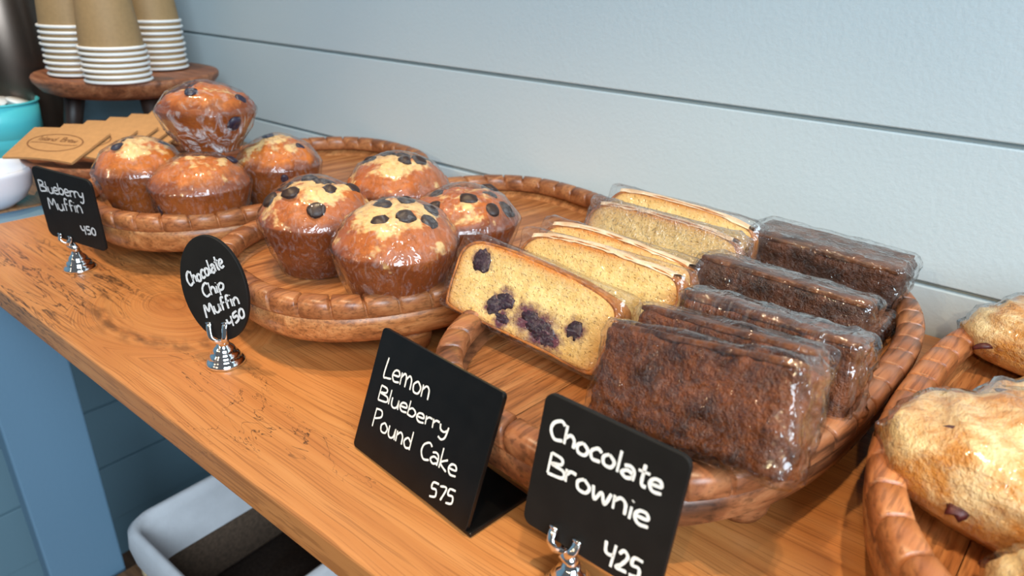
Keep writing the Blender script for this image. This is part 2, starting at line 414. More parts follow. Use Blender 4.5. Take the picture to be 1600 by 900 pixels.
M['film_brownie'] = film('film_on_brownie', 1.2, .04, 78, (1, 1, .8), .08, .82, .6)
M['film_pleat'] = film('pleated_film_on_brownie', 2.0, .07, 45, (2.4, 1, .30), .10, .9, .4)
M['film_scone'] = film('film_on_scone', 1.2, .08, 70, (2.2, .5, 1), .09, .4, .4)

# ================================================================== SETTING
fl = obj('floor', box(4.2, 3.4, .04, (-.3, -1.0, -.02)), M['floor']); tag(fl, 'dark wooden floor under the counter', 'floor', None, 'structure')
YW = .637
def plank_wall(name, label, mat, rows, place, backing):
    w = obj(name, backing, mat); tag(w, label, 'wall', None, 'structure')
    for z0, z1 in rows:
        obj('plank', place(z0, z1), mat, w)
    return w
rows = []
z = T+.0411-8*.1213
while z < T+1.2:
    rows.append((z, z+.1213)); z += .1213
def back_plank(z0, z1):
    return box(2.9, .008, z1-z0-.0040, (-.05, YW+.004, (z0+z1)/2), .0012, 2)
plank_wall('wall_back', 'pale blue-grey horizontal shiplap wall behind the counter', M['wall'], rows, back_plank,
           box(3.0, .03, 2.1, (-.05, YW+.0232, 1.05)))
XS = -1.335
rows2 = []
z = T-.5324-3*.1356
while z < T+1.1:
    if z > -.02: rows2.append((max(z, 0), z+.1356))
    z += .1356
def side_plank(z0, z1):
    return box(.006, 1.9, z1-z0-.005, (XS-.003, YW-.02-.95, (z0+z1)/2), .0015, 2)
plank_wall('wall_left', 'blue-grey plank side wall past the end of the counter', M['sidewall'], rows2, side_plank,
           box(.03, 2.0, 2.1, (XS-.0213, YW-1.0, 1.05)))

# ------------------------------------------------------------------ counter
XE = -.900                                                        # left end of the spalted top
YF = .1588
top = obj('worktop', box(1.56, YW-.004-YF, .024, (XE+.78, (YF+YW-.004)/2, T-.012), .0025, 3), M['table'])
tag(top, 'spalted honey-coloured wooden worktop carrying the pastry trays', 'worktop')
fr = thing('counter_frame', 'blue painted wooden frame with upright post under the worktop end', 'frame')
obj('post', box(.034, .090, T-.03, (XE-.024, YF+.050, (T-.03)/2), .003), M['bluepaint'], fr)
obj('post', box(.034, .090, T-.03, (XE-.024, YW-.06, (T-.03)/2), .003), M['bluepaint'], fr)
obj('post', box(.034, .090, T-.03, (.60, YF+.050, (T-.03)/2), .003), M['bluepaint'], fr)
obj('top_rail', box(.040, YW-YF-.01, .028, (XE-.022, (YF+YW)/2, T-.0155), .002), M['bluepaint'], fr)
obj('back_rail', box(1.46, .03, .08, (-.16, YW-.03, T-.07), .003), M['bluepaint'], fr)
sh = obj('lower_shelf', box(1.46, YW-YF-.03, .022, (-.165, (YF+YW)/2+.012, T-.551), .002), M['shelf'])
tag(sh, 'brown wooden lower shelf holding the lined basket', 'shelf')
sc = obj('side_counter', box(.38, YW-.01-YF, .024, (XE-.045-.19, (YF+YW)/2, T-.0125), .002), wood('side_counter_wood', lin(104, 70, 44), lin(150, 106, 68), lin(176, 128, 84), 'X', .6))
tag(sc, 'brown wooden counter beyond the worktop end carrying the bowls', 'counter')

# ------------------------------------------------------------------ basket under the counter
def rrect(hx, hy, r, n=6):
    out = []
    for cx, cy, a0 in ((hx-r, hy-r, 0), (-hx+r, hy-r, pi/2), (-hx+r, -hy+r, pi), (hx-r, -hy+r, 1.5*pi)):
        for k in range(n+1):
            a = a0+k*pi/2/n; out.append((cx+r*cos(a), cy+r*sin(a)))
    return out
def ring_loft(rings, cap0=False, cap1=False, name='loft'):
    n = len(rings[0]); v = [p for r in rings for p in r]; f = []
    for i in range(len(rings)-1):
        for k in range(n): f.append((i*n+k, i*n+(k+1) % n, (i+1)*n+(k+1) % n, (i+1)*n+k))
    if cap0: f.append(tuple(range(n-1, -1, -1)))
    if cap1: f.append(tuple((len(rings)-1)*n+k for k in range(n)))
    return pydata(name, v, f)
BX0, BX1, BY0, BY1, BZ = -.797, -.545, .232, .50, T-.378
bk = thing('storage_basket', 'wire basket with a folded-over white cotton liner on the lower shelf', 'basket', ((BX0+BX1)/2, (BY0+BY1)/2, T-.54))
hx, hy = (BX1-BX0)/2, (BY1-BY0)/2; bh = BZ-(T-.54)
def rr3(dx, z, r=.03): return [(x, y, z) for x, y in rrect(hx+dx, hy+dx, r)]
obj('liner', ring_loft([rr3(.003, bh-.055), rr3(.006, bh-.03), rr3(.004, bh-.008), rr3(-.002, bh), rr3(-.008, bh-.004), rr3(-.010, bh-.02), rr3(-.016, bh-.080)]), M['fabric'], bk, smooth=True)
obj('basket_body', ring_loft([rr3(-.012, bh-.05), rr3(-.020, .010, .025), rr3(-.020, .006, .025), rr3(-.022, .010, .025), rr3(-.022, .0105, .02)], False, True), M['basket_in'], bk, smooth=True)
for k in range(6):
    zz = .006+k*(bh-.06)/5
    obj('wire', tube([(x, y, zz) for x, y in rrect(hx-.008+.008*k/5, hy-.008+.008*k/5, .028)], .0022, 6, closed=True), M['wicker'], bk, smooth=True)
for k in range(24):
    q = rrect(hx, hy, .028, 5)[k]; q0 = rrect(hx-.008, hy-.008, .028, 5)[k]
    obj('upright_wire', tube([(q0[0], q0[1], .002), (q[0], q[1], bh-.045)], .002, 6), M['wicker'], bk, smooth=True)

# ================================================================== TRAYS
TA, TB, TN = .129, .196, 2.6
def soval(a, b, n, N_=720):
    dense = []
    for k in range(4000):
        t = 2*pi*k/4000; c, s = cos(t), sin(t)
        dense.append((math.copysign(abs(c)**(2/n), c)*a, math.copysign(abs(s)**(2/n), s)*b))
    L = [0]
    for i in range(4000):
        p, q = dense[i], dense[(i+1) % 4000]; L.append(L[-1]+hypot(q[0]-p[0], q[1]-p[1]))
    return dense, L
DENSE, CUM = soval(TA, TB, TN)
PERI = CUM[-1]
import bisect
def oval_at(s):
    s = s % PERI; i = min(3999, bisect.bisect_right(CUM, s)-1); t = (s-CUM[i])/max(1e-9, CUM[i+1]-CUM[i])
    p, q = DENSE[i], DENSE[(i+1) % 4000]
    j0, j1 = DENSE[(i-12) % 4000], DENSE[(i+13) % 4000]
    tx, ty = j1[0]-j0[0], j1[1]-j0[1]; l = hypot(tx, ty)
    return (p[0]+(q[0]-p[0])*t, p[1]+(q[1]-p[1])*t), (ty/l, -tx/l)
NOTCH = 44
def tray_meshes():
    # rope-carved rim
    pitch_ = PERI/NOTCH; offs = [0, .022, .050, .085, .5, .915, .950, .978]; dep = [1, .9, .2, 0, 0, 0, .2, .9]
    sec = []; NS = 18
    for k in range(NS):
        a = 2*pi*k/NS
        ca, sa = cos(a), sin(a)
        sec.append((math.copysign(abs(ca)**.72, ca), math.copysign(abs(sa)**.72, sa), a))
    v, f = [], []
    RW, RH = .0088, .0085
    for i in range(NOTCH*8):
        nidx, j = divmod(i, 8)
        for (cx, cz, a) in sec:
            # a=0 outside, pi/2 top, pi inside
            tw = (.5-abs(((a+pi/2) % (2*pi))/(2*pi)))*.008
            s = (nidx+offs[j])*pitch_ + tw
            (px, py), (nx, ny) = oval_at(s)
            top_w = max(0, min(1, .55+.9*sin(a+.3)))
            g = dep[j]*.0034*top_w
            r_out = -RW+(RW-g)*cx; zz = .0500+(RH-g)*cz
            v.append((px+nx*r_out, py+ny*r_out, zz))
    tot = NOTCH*8
    for i in range(tot):
        j = (i+1) % tot
        for k in range(NS): f.append((i*NS+k, i*NS+(k+1) % NS, j*NS+(k+1) % NS, j*NS+k))
    rim = pydata('rope_rim', v, f)
    for p in rim.polygons: p.use_smooth = True
    # body
    n = 160
    def ring(inset, z): 
        out = []
        for k in range(n):
            (px, py), (nx, ny) = oval_at(PERI*k/n); out.append((px-nx*inset, py-ny*inset, z))
        return out
    body = ring_loft([ring(.020, .0335), ring(.006, .045), ring(.0022, .043), ring(.0018, .036), ring(.004, .027), ring(.009, .0215), ring(.014, .019), ring(.030, .0186)], False, True, 'body')
    for p in body.polygons: p.use_smooth = True
    # staves of the floor
    staves = []; wst = .046
    edges = [-.115+.046*k for k in range(6)]
    ia, ib = TA-.0165, TB-.0165
    def ymax(x): 
        q = 1-abs(x/ia)**TN
        return ib*max(0, q)**(1/TN)
    for k in range(5):
        x0, x1 = max(edges[k], -ia+.0005), min(edges[k+1], ia-.0005)
        x0 += .00025; x1 -= .00025
        xs = [x0+(x1-x0)*t/8 for t in range(9)]
        zt = .0352+[0, .0002, .00005, .00025, .0001][k]
        vv = [(x, -ymax(x), zt) for x in xs]+[(x, ymax(x), zt) for x in reversed(xs)]
        m_ = len(vv); vv += [(a, b, zt-.004) for a, b, _ in vv]
        ff = [tuple(range(m_)), tuple(range(2*m_-1, m_-1, -1))]+[(i, m_+i, m_+(i+1) % m_, (i+1) % m_) for i in range(m_)]
        staves.append(pydata('floor_stave', vv, ff))
    foot = lathe([(.010, 0), (.0135, .001), (.016, .006), (.017, .014), (.017, .0225)], 20)
    for p in foot.polygons: p.use_smooth = True
    return rim, body, staves, foot
TRAY = tray_meshes()
def make_tray(label, x, y, rz, rimmat, bodymat):
    t = thing('wooden_tray', label, 'tray', (x, y, T), (0, 0, rz), 'rope-edged trays on the worktop')
    rim, body, staves, foot = TRAY
    for nm, me, mt in [('rope_rim', rim, rimmat), ('body', body, bodymat)]:
        o = obj(nm, me.copy(), mt, t)
    for s in staves: obj('floor_stave', s.copy(), M['tray'], t)
    for sx in (-1, 1):
        for sy in (-1, 1): obj('foot', foot.copy(), bodymat, t, (sx*.090, sy*.095, 0))
    return t
make_tray('oval rope-edged wooden tray under the blueberry muffins', -.701, .440, -.066, M['tray_rim'], M['tray'])
make_tray('oval rope-edged wooden tray under the chocolate chip muffins', -.431, .437, -.15, M['tray_rim'], M['tray'])
make_tray('oval rope-edged wooden tray under the pound cake slices and brownies', -.166, .424, -.094, M['tray_dark'], M['tray_dark'])
make_tray('oval rope-edged wooden tray under the scones at the right edge', .094, .427, -.065, M['tray_rim'], M['tray'])
FLOOR = T+.0355

# ================================================================== MUFFINS
def muffin(label, group, loc, rz, seed, kind, bits, H=.074, RB=.031, RS=.0465, tilt=(0, 0), flap=None, wrap='film_muffin'):
    t = thing('blueberry_muffin' if kind == 'blue' else 'chocolate_chip_muffin', label, 'muffin', loc, (tilt[0], tilt[1], rz), group)
    zs = .62*H
    prof = [(0, 0), (RB*.9, 0), (RB, .003), (RB+(RS-RB)*.45, zs*.45), (RS*.965, zs*.86), (RS, zs), (RS*.985, zs*1.07), (RS*.90, zs+(H-zs)*.34), (RS*.70, zs+(H-zs)*.66), (RS*.42, zs+(H-zs)*.88), (RS*.16, zs+(H-zs)*.985), (0, H)]
    P = [Vector((a, 0, b)) for a, b in prof]
    curve = []
    for i in range(len(P)-1):
        a, b, c, d = P[max(0, i-1)], P[i], P[i+1], P[min(len(P)-1, i+2)]
        for s in range(4):
            u = s/4; q = .5*((2*b)+(c-a)*u+(2*a-5*b+4*c-d)*u*u+(3*b-a-3*c+d)*u**3); curve.append((max(q.x, .0004), q.z))
    nt_ = 48
    def surf(r, z, th):
        p = Vector((r*cos(th), r*sin(th), z))
        w = max(0, min(1, (z-zs*.8)/(H*.2)))
        k = .0007*fbm(p, 160, seed)+w*(.0034*fbm(p, 34, seed+3)+.0008*fbm(p, 130, seed+5))
        d = Vector((cos(th)*.6, sin(th)*.6, .5+.4*w)) if w > 0 else Vector((cos(th), sin(th), 0))
        wob = 1+.02*sin(2*th+seed)+.015*sin(3*th+seed*2)
        return Vector((p.x*wob, p.y*wob, p.z))+d*k
    v, f = [], []
    for (r, z) in curve:
        for k in range(nt_): v.append(tuple(surf(r, z, 2*pi*k/nt_)))
    v.append(tuple(surf(.0001, H, 0)))
    for i in range(len(curve)-1):
        for k in range(nt_): f.append((i*nt_+k, i*nt_+(k+1) % nt_, (i+1)*nt_+(k+1) % nt_, (i+1)*nt_+k))
    L = len(curve)-1
    for k in range(nt_): f.append((L*nt_+k, L*nt_+(k+1) % nt_, len(v)-1))
    obj('crumb_body', pydata('crumb_body', v, f), M['muffin_blue' if kind == 'blue' else 'muffin_choc'], t, smooth=True)
    rnd = random.Random(seed)
    # bits: (angle deg seen from the local frame, fraction of radius on the crown or height on the side, size)
    for (ang, fr_, sz) in bits:
        if kind != 'blue': sz *= 1.18
        th = math.radians(ang)
        if fr_ >= 0:                                 # on the crown
            best = min(curve[len(curve)//2:], key=lambda q: abs(q[0]-fr_*RS)); 
        else:                                        # on the wall at height -fr
            best = min(curve[6:len(curve)//2], key=lambda q: abs(q[1]+fr_*zs))
        p = surf(best[0], best[1], th); e = .002
        i = curve.index(best); q = curve[min(i+1, len(curve)-1)]; q0 = curve[max(0, i-1)]
        tz = Vector((q[0]-q0[0], 0, q[1]-q0[1])).normalized(); nn = Vector((tz.z, 0, -tz.x)); nn = Vector((nn.x*cos(th), nn.x*sin(th), nn.z))
        if nn.z < 0 and fr_ >= 0: nn = -nn
        rot = nn.to_track_quat('Z', 'Y').to_euler()
        if kind == 'blue':
            me = lathe([(.0005, -.6*sz), (.6*sz, -.45*sz), (sz, 0), (.9*sz, .22*sz), (.55*sz, .38*sz), (.2*sz, .40*sz), (.12*sz, .34*sz)], 14)
            nm, mt = 'blueberry', M['berry']
        else:
            me = lathe([(.5*sz, -.6*sz), (.95*sz, -.35*sz), (1.05*sz, -.08*sz), (.92*sz, .14*sz), (.60*sz, .30*sz), (.25*sz, .42*sz), (.04*sz, .46*sz)], 14)
            nm, mt = 'chocolate_chip', M['chip']
        for w in me.vertices:
            w.co = w.co*(1+.28*nz(w.co, 150, seed+ang))
            w.co.x *= 1+.15*sin(ang)
        obj(nm, me, mt, t, tuple(p), rot, True)
    # cling film
    pw = [(RB*.25, -.0006), (RB+.0008, -.0004), (RB+.0035, .006), (RB+(RS-RB)*.6+.0028, zs*.52), (RS+.0016, zs*.93), (RS+.0022, zs*1.02), (RS+.0005, zs*1.10), (RS*.78, zs+(H-zs)*.62+.002), (RS*.40, H*.965+.0035), (RS*.12, H+.0045), (.0005, H+.005)]
    cv = []
    for i in range(len(pw)-1):
        for s in range(4): u = s/4; cv.append((pw[i][0]*(1-u)+pw[i+1][0]*u, pw[i][1]*(1-u)+pw[i+1][1]*u))
    cv.append(pw[-1]); v, f = [], []; n2 = 72
    for (r, z) in cv:
        low = max(0, 1-z/(zs*.9))
        for k in range(n2):
            th = 2*pi*k/n2; wob = 1+.02*sin(2*th+seed)+.015*sin(3*th+seed*2)
            w = .0016*nz((cos(th)*2.2, sin(th)*2.2, z*12), 2.4, seed)+low*.0022*nz((cos(th)*5, sin(th)*5, z*6), 2.0, seed+9)
            rr = r*wob+w*min(1, r/.01)
            hh = z+(.0015*nz((cos(th)*r*40, sin(th)*r*40, seed), 1.0, seed+2) if z > zs*1.1 else 0)
            v.append((rr*cos(th), rr*sin(th), hh))
    for i in range(len(cv)-1):
        for k in range(n2): f.append((i*n2+k, i*n2+(k+1) % n2, (i+1)*n2+(k+1) % n2, (i+1)*n2+k))
    obj('cling_film', pydata('cling_film', v, f), M[wrap], t, smooth=True)
    if flap is not None:                             # loose tail of film beside the muffin
        a = math.radians(flap); vv = []; ff = []
        for i in range(9):
            for j in range(5):
                zz = .004+(zs-.004)*i/8; r0 = RB+(RS-RB)*zz/zs+.002; rr = r0+j/4*(.010*(1-.75*i/8))
                ang = a+.12*j/4+.05*sin(i*1.7+j)
                vv.append((rr*cos(ang), rr*sin(ang), zz+.001*sin(j*2+i)))
        for i in range(8):
            for j in range(4): ff.append((i*5+j, i*5+j+1, (i+1)*5+j+1, (i+1)*5+j))
        obj('film_tail', pydata('film_tail', vv, ff), M['film_muffin'], t, smooth=True)
    return t
CG = 'chocolate chip muffins on their tray'; BG = 'blueberry muffins on their tray'
def ring_bits(rnd, n, s0, s1):
    out = []
    for k in range(n): out.append((k*360/n*2.4+rnd.uniform(-20, 20), rnd.choice([.12, .35, .55, .72, .85])+rnd.uniform(-.05, .05), rnd.uniform(s0, s1)))
    return out
# angles: 0 = +x (right along the counter), -60 roughly toward the camera
muffin('chocolate chip muffin nearest the front of its tray, big chips on a pale peaked crown', CG, (-.3680, .3290, FLOOR), 0, 11, 'choc',
       [(100, .30, .0062), (200, .22, .0066), (-10, .34, .0064), (-75, .50, .0058), (160, .52, .0056), (20, .66, .0056), (60, .55, .0056), (205, .74, .0056), (130, .70, .005)], .078)
muffin('chocolate chip muffin at the left end of its tray beside the oval sign', CG, (-.4700, .3330, FLOOR), 0.8, 23, 'choc',
       [(40, .2, .006), (110, .3, .006), (-40, .45, .0058), (0, .62, .0055), (70, .55, .0055), (160, .55, .006), (200, .75, .006), (230, .5, .006), (-80, .75, .0055), (30, .82, .005)], .074)
muffin('chocolate chip muffin at the back of its group with a half-hidden pale crown', CG, (-.4800, .4350, FLOOR), 0.2, 37, 'choc',
       [(90, .25, .0062), (20, .4, .0062), (-20, .3, .006), (200, .55, .006), (160, .35, .0058), (60, .6, .0058)], .076)
muffin('chocolate chip muffin on the right of its tray with a flatter cracked crown', CG, (-.3850, .4230, FLOOR), 2.0, 41, 'choc',
       [(-150, .45, .006), (-90, .8, .007), (30, .6, .006), (-30, .65, .0062), (-70, .5, .006), (90, .55, .006), (150, .7, .0058), (-120, .75, .0058)], .066)
muffin('blueberry muffin at the front of the pyramid, low golden crown', BG, (-.6400, .3250, FLOOR), 0, 53, 'blue',
       [(150, .35, .007), (-95, -.55, .0045), (60, .6, .006)], .066, .034, .0465)
muffin('blueberry muffin on the left of the pyramid next to the cup sleeves', BG, (-.7150, .3050, FLOOR), .5, 67, 'blue',
       [(-120, .45, .006), (150, .4, .0065), (-125, -.75, .005), (40, .55, .006)], .073, .030, .043)
muffin('blueberry muffin on the right of the pyramid toward the wall', BG, (-.6430, .4150, FLOOR), 1.1, 71, 'blue',
       [(120, .3, .006), (-90, -.85, .0045), (-40, .6, .005)], .070, .031, .042)
muffin('blueberry muffin stacked on top of the other three', BG, (-.6770, .3630, FLOOR+.0635), .3, 83, 'blue',
       [(150, .75, .008), (-80, .5, .006), (-15, -.80, .008), (-140, -.30, .007), (10, .8, .006)], .062, .027, .046, wrap='film_muffin_milky')

# ================================================================== POUND CAKE AND BROWNIES
def euler_of(yaw_, lean, roll_):
    return (Matrix.Rotation(yaw_, 3, 'Z') @ Matrix.Rotation(lean, 3, 'X') @ Matrix.Rotation(roll_, 3, 'Y')).to_euler()
def loaf_outline(L, H, seed, n=10):
    h, w = H/2, L/2
    pts = [(-w+.002, -h+.006), (-w+.008, -h), (-w*.4, -h-.0005), (w*.4, -h), (w-.008, -h), (w-.002, -h+.006), (w, 0), (w-.001, h-.010), (w-.010, h-.002), (w*.45, h+.0015), (0, h+.003), (-w*.45, h+.003), (-w+.012, h-.0005), (-w+.001, h-.010), (-w, 0)]
    c = catmull([(a+.0012*nz((a, b, 0), 40, seed), b+.0012*nz((b, a, 0), 40, seed), 0) for a, b in pts], 5, True)
    return [(q.x, q.y) for q in c]
def cake(label, pos, rot, seed, berries=(), L=.130, D=.024, H=.050, wrinkle=1.0, wrap='film_slice', iced=True, crumb='crumb'):
    t = thing('pound_cake_slice', label, 'cake slice', (pos[0], pos[1], T+pos[2]), euler_of(*rot), 'lemon blueberry pound cake slices')
    out = loaf_outline(L, H, seed); n = len(out)
    def sc(p, d):
        r = hypot(*p); 
        return (p[0]-d*p[0]/(L/2), p[1]-d*p[1]/(H/2))
    # crumb: cut faces as concentric rings for gentle relief
    rings = []
    for y in (-1, 1):
        rr = []
        for s in (1.0, .93, .82, .66, .48, .3, .12):
            ring = []
            for p in out:
                x, z = p[0]*s*.985, p[1]*s*.97
                y_ = y*D/2 + y*.0010*fbm((x, y*.3, z), 75, seed, 3)
                if s == 1.0: y_ = y*(D/2-.0015)
                ring.append((x, y_, z))
            rr.append(ring)
        rings.append(rr)
    seq = list(reversed(rings[0]))+rings[1]
    obj('crumb', ring_loft(seq, True, True), M[crumb], t, smooth=True)
    # crust band round the slice
    cr = []
    for y in (-.5, -.47, -.2, .2, .47, .5):
        k = 1.0 if abs(y) < .48 else .985
        cr.append([(p[0]*k*(1+.004*nz((p[0], y, p[1]), 60, seed)), y*D, p[1]*k*(1+.01*nz((p[0], y, p[1]), 60, seed))) for p in out])
    # close inwards so that the band has thickness
    inner0 = [(p[0]*.972, -.5*D+.0008, p[1]*.935) for p in out]; inner1 = [(p[0]*.972, .5*D-.0008, p[1]*.935) for p in out]
    obj('crust', ring_loft([inner0]+cr+[inner1]), M['crust'], t, smooth=True)
    # icing on the top crust
    v, f = [], []
    nx = 26
    for i in range(nx):
        x = -L*.44+L*.88*i/(nx-1)
        zt = max([q[1] for q in out if abs(q[0]-x) < .006 and q[1] > 0] or [H/2])
        w = D*(.46+.05*nz((x, 0, 0), 90, seed)); th = .0014+.0009*nz((x, 1, 0), 70, seed+4)
        drop = .0018+.0022*max(0, nz((x, 3, 0), 110, seed+6))
        for (yy, zz) in ((-w-.0012, -drop), (-w, .0004+th*.5), (-w*.5, th+.0003), (0, th+.0006), (w*.5, th+.0003), (w, .0004+th*.5), (w+.0012, -drop)):
            v.append((x, yy, zt+zz))
    for i in range(nx-1):
        for k in range(6): f.append((i*7+k, i*7+k+1, (i+1)*7+k+1, (i+1)*7+k))
    if iced: obj('icing', pydata('icing', v, f), M['icing'], t, smooth=True)
    for (bx, bz, rx, rz_) in berries:
        me = lathe([(.001, -1), (.7, -.7), (1, -.1), (.92, .25), (.6, .42), (.2, .5), (.05, .5)], 28)
        for w in me.vertices:
            w.co = w.co*(1+.42*nz(w.co, 2.2, seed+bx*900)+.2*nz(w.co, 6, seed+bx*500))
            w.co = Vector((w.co.x*rx, -w.co.z*.0016, w.co.y*rz_))
        obj('blueberry', me, M['berry_jam'], t, (bx, -D/2+.0002, bz), None, True)
    def dsp(p, nn): return wrinkle*(.0009*fbm(p, 60, seed+8)+.0010*(abs(p.x)/(L/2))**6*nz(p, 200, seed))
    w = rbox_mesh(L+.0055, D+.005, H+.0085, .006, 14, dsp, 'cling_film')
    obj('cling_film', w, M[wrap], t, (0, 0, .0012))
    # gathered film at the right end
    v, f = [], []
    for i in range(6):
        for k in range(10):
            a = k/9; x = L/2+.0022+.006*(i/5)*(.5+.5*sin(k*1.9+seed)); z = -H*.45+H*.9*a*(1-.25*i/5); y = -D*.25+D*.5*sin(k*1.3)*(.35+.1*i)+.0
            v.append((x, y, z))
    for i in range(5):
        for k in range(9): f.append((i*10+k, i*10+k+1, (i+1)*10+k+1, (i+1)*10+k))
    obj('film_gather', pydata('film_gather', v, f), M['film_slice'], t, smooth=True)
    return t
cake('front pound cake slice with dark blueberries, propped on the tray rim', (-.2455, .3395, .0688), (.03, -.455, .085), 5,
     [(-.0445, .0135, .0075, .0085), (-.0145, -.0045, .0075, .0055), (-.0225, -.0105, .0060, .0062), (.010, -.0095, .0085, .0065), (.0205, -.0125, .0090, .0070), (.0245, -.0155, .0075, .005), (.041, -.0035, .0058, .0062), (-.012, -.0165, .006, .003)], iced=False, crumb='crumb_stained')
cake('pale pound cake slice directly behind the blueberry-studded one', (-.2330, .3980, .0650), (.025, -.41, .0), 15)
cake('pound cake slice with thick white icing, third from the front', (-.2360, .4260, .0645), (.02, -.43, .03), 25)
cake('pound cake slice with a glittering film-covered face, fourth from the front', (-.2290, .4840, .0690), (.034, -.445, .03), 35, wrinkle=1.6, wrap='film_glitter')
cake('rearmost pound cake slice nearest the wall', (-.2290, .5140, .0730), (.05, -.445, .05), 45)

def brownie(label, pos, rot, seed, L=.112, D=.027, H=.053, mat='brownie', wr=1.0, wrap='film_brownie'):
    t = thing('brownie', label, 'brownie', (pos[0], pos[1], T+pos[2]), euler_of(*rot), 'wrapped chocolate brownies')
    def d1(p, nn): return .0016*fbm(p, 70, seed)+.0012*fbm(p, 190, seed+2)
    obj('cake_block', rbox_mesh(L, D, H, .0045, 20, d1, 'cake_block'), M[mat], t)
    # the crackled baked top lies on the upper long side
    def d2(p, nn): return .0010*fbm(p, 110, seed+4)
    obj('crackled_top', rbox_mesh(L-.004, D-.002, .004, .0015, 12, d2, 'crackled_top'), M['brownie_top'], t, (0, 0, H/2+.0003))
    def dsp(p, nn):
        e = (abs(p.x)/(L/2))**8
        return wr*(.0016*fbm(p, 48, seed+8)+.0007*fbm(p, 150, seed+3)+.0015*e*nz(p, 170, seed))
    obj('cling_film', rbox_mesh(L+.006, D+.006, H+.008, .007, 18, dsp, 'cling_film'), M[wrap], t, (0, 0, .001))
    return t
brownie('front chocolate brownie standing behind its price sign', (-.1087, .2920, .0785), (-.31, -.438, -.25), 3, .1140, .0270, .0510)
brownie('chocolate brownie tucked close behind the front one', (-.1124, .3285, .0735), (-.31, -.36, -.185), 13, .110, .0255, .0495)
brownie('chocolate brownie in pleated golden-lit film, third from the front', (-.1030, .3780, .0670), (-.20, -.15, -.09), 17, .110, .026, .0485, wr=1.3, wrap='film_pleat')
brownie('tall dark chocolate brownie in the middle of the brownie row', (-.1188, .4410, .0657), (-.095, -.21, -.01), 27, .1145, .030, .0495, 'brownie_dark')
brownie('dark chocolate brownie lying under the topmost one', (-.1170, .5150, .0460), (-.03, -.02, .02), 31, .114, .050, .0125, 'brownie_dark')
brownie('topmost dark chocolate brownie lying flat near the wall', (-.1190, .5500, .0715), (-.035, -.02, .022), 33, .115, .050, .026, 'brownie_dark', 1.2)

# ================================================================== SCONES
def scone(label, loc, rot, seed, R=.082, Hh=.036, bits=()):
    t = thing('scone', label, 'scone', loc, rot, 'fruit scones on the right tray')
    # rounded triangular outline
    def rad(a):
        k = cos(pi/3)/cos(((a) % (2*pi/3))-pi/3)
        return R*.80*(1+.20*cos(3*a)+.03*cos(6*a))
    v, f = [], []; na = 60
    prof = [(0.0, 0), (.55, 0), (.90, .02), (.985, .16), (1.0, .38), (.965, .56), (.89, .72), (.77, .84), (.60, .93), (.42, .98), (.22, 1.0), (.0, 1.0)]
    pr = []
    for i in range(len(prof)-1):
        for s in range(3): u = s/3; pr.append((prof[i][0]*(1-u)+prof[i+1][0]*u, prof[i][1]*(1-u)+prof[i+1][1]*u))
    pr.append(prof[-1])
    def surf(q, a, off=0):
        r = max(q[0], .004)*rad(a); p = Vector((r*cos(a), r*sin(a), q[1]*Hh))
        w = max(0, min(1, q[1]*1.5))
        d = Vector((cos(a)*q[0], sin(a)*q[0], q[1])).normalized() if q[0]+q[1] > 0 else Vector((0, 0, -1))
        return p+d*w*(.008*fbm(p, 26, seed)+.0032*fbm(p, 85, seed+2)+.0010*fbm(p, 220, seed+3)+off)
    for q in pr:
        for k in range(na): v.append(tuple(surf(q, 2*pi*k/na)))
    for i in range(len(pr)-1):
        for k in range(na): f.append((i*na+k, i*na+(k+1) % na, (i+1)*na+(k+1) % na, (i+1)*na+k))
    me = pydata('crumb_body', v, f)
    me.materials.append(M['scone']); me.materials.append(M['scone_edge'])
    for p in me.polygons:
        if p.center.z < Hh*.22+.004*nz(p.center, 60, seed): p.material_index = 1
    obj('crumb_body', me, None, t, smooth=True)
    for (a, fr_, sz) in bits:
        an = math.radians(a); q = min(pr[len(pr)//3:], key=lambda w: abs(w[0]-fr_)) if fr_ <= 1 else (1.0, (fr_-1))
        p = surf(q, an)
        me = lathe([(.1*sz, -.5*sz), (.8*sz, -.3*sz), (sz, 0), (.7*sz, .3*sz), (.2*sz, .42*sz)], 12)
        for w in me.vertices: w.co = Vector((w.co.x*1.1, w.co.y*.8, w.co.z*.8-.28*sz))*(1+.5*nz(w.co, 260, a))
        obj('dried_berry', me, M['cranberry'], t, tuple(p), (random.Random(int(a)).uniform(-.5, .5), .3, an), True)
    v, f = [], []
    for q in pr:
        for k in range(na):
            a = 2*pi*k/na; p = surf(q, a, .0016); c = Vector((cos(a), sin(a), .3))*.0012*(1+nz(p, 70, seed+5)); p = p+c if q[1] > 0 else p-Vector((0, 0, .0008)); v.append(tuple(p))
    f = []
    for i in range(len(pr)-1):
        for k in range(na): f.append((i*na+k, i*na+(k+1) % na, (i+1)*na+(k+1) % na, (i+1)*na+k))
    obj('cling_film', pydata('cling_film', v, f), M['film_scone'], t, smooth=True)
    return t
scone('large fruit scone lying in the middle of the right tray', (.068, .3780, FLOOR+.001), (0, -.05, 3.46), 7, .108, .053,
      [(10, .80, .005), (28, 1.35, .006), (-30, .72, .0045), (130, .5, .005), (200, .6, .005), (-60, .7, .005), (75, .55, .004), (0, .2, .004), (40, .75, .005)])
scone('fruit scone at the wall end of the right tray', (.060, .540, FLOOR+.004), (.10, -.05, 3.3), 19, .084, .042, [(20, 1.3, .006), (120, .6, .005), (-60, .7, .004)])
scone('tilted fruit scone leaning over the one by the wall', (.110, .500, FLOOR+.022), (.35, -.25, 2.2), 29, .080, .036, [(60, .6, .005), (200, .6, .005)])
scone('fruit scone nearest the front edge of the right tray', (.102, .285, FLOOR+.001), (0, 0, 2.9), 39, .082, .040, [(60, .8, .005), (30, 1.3, .006), (0, 1.3, .005), (100, .6, .005)])

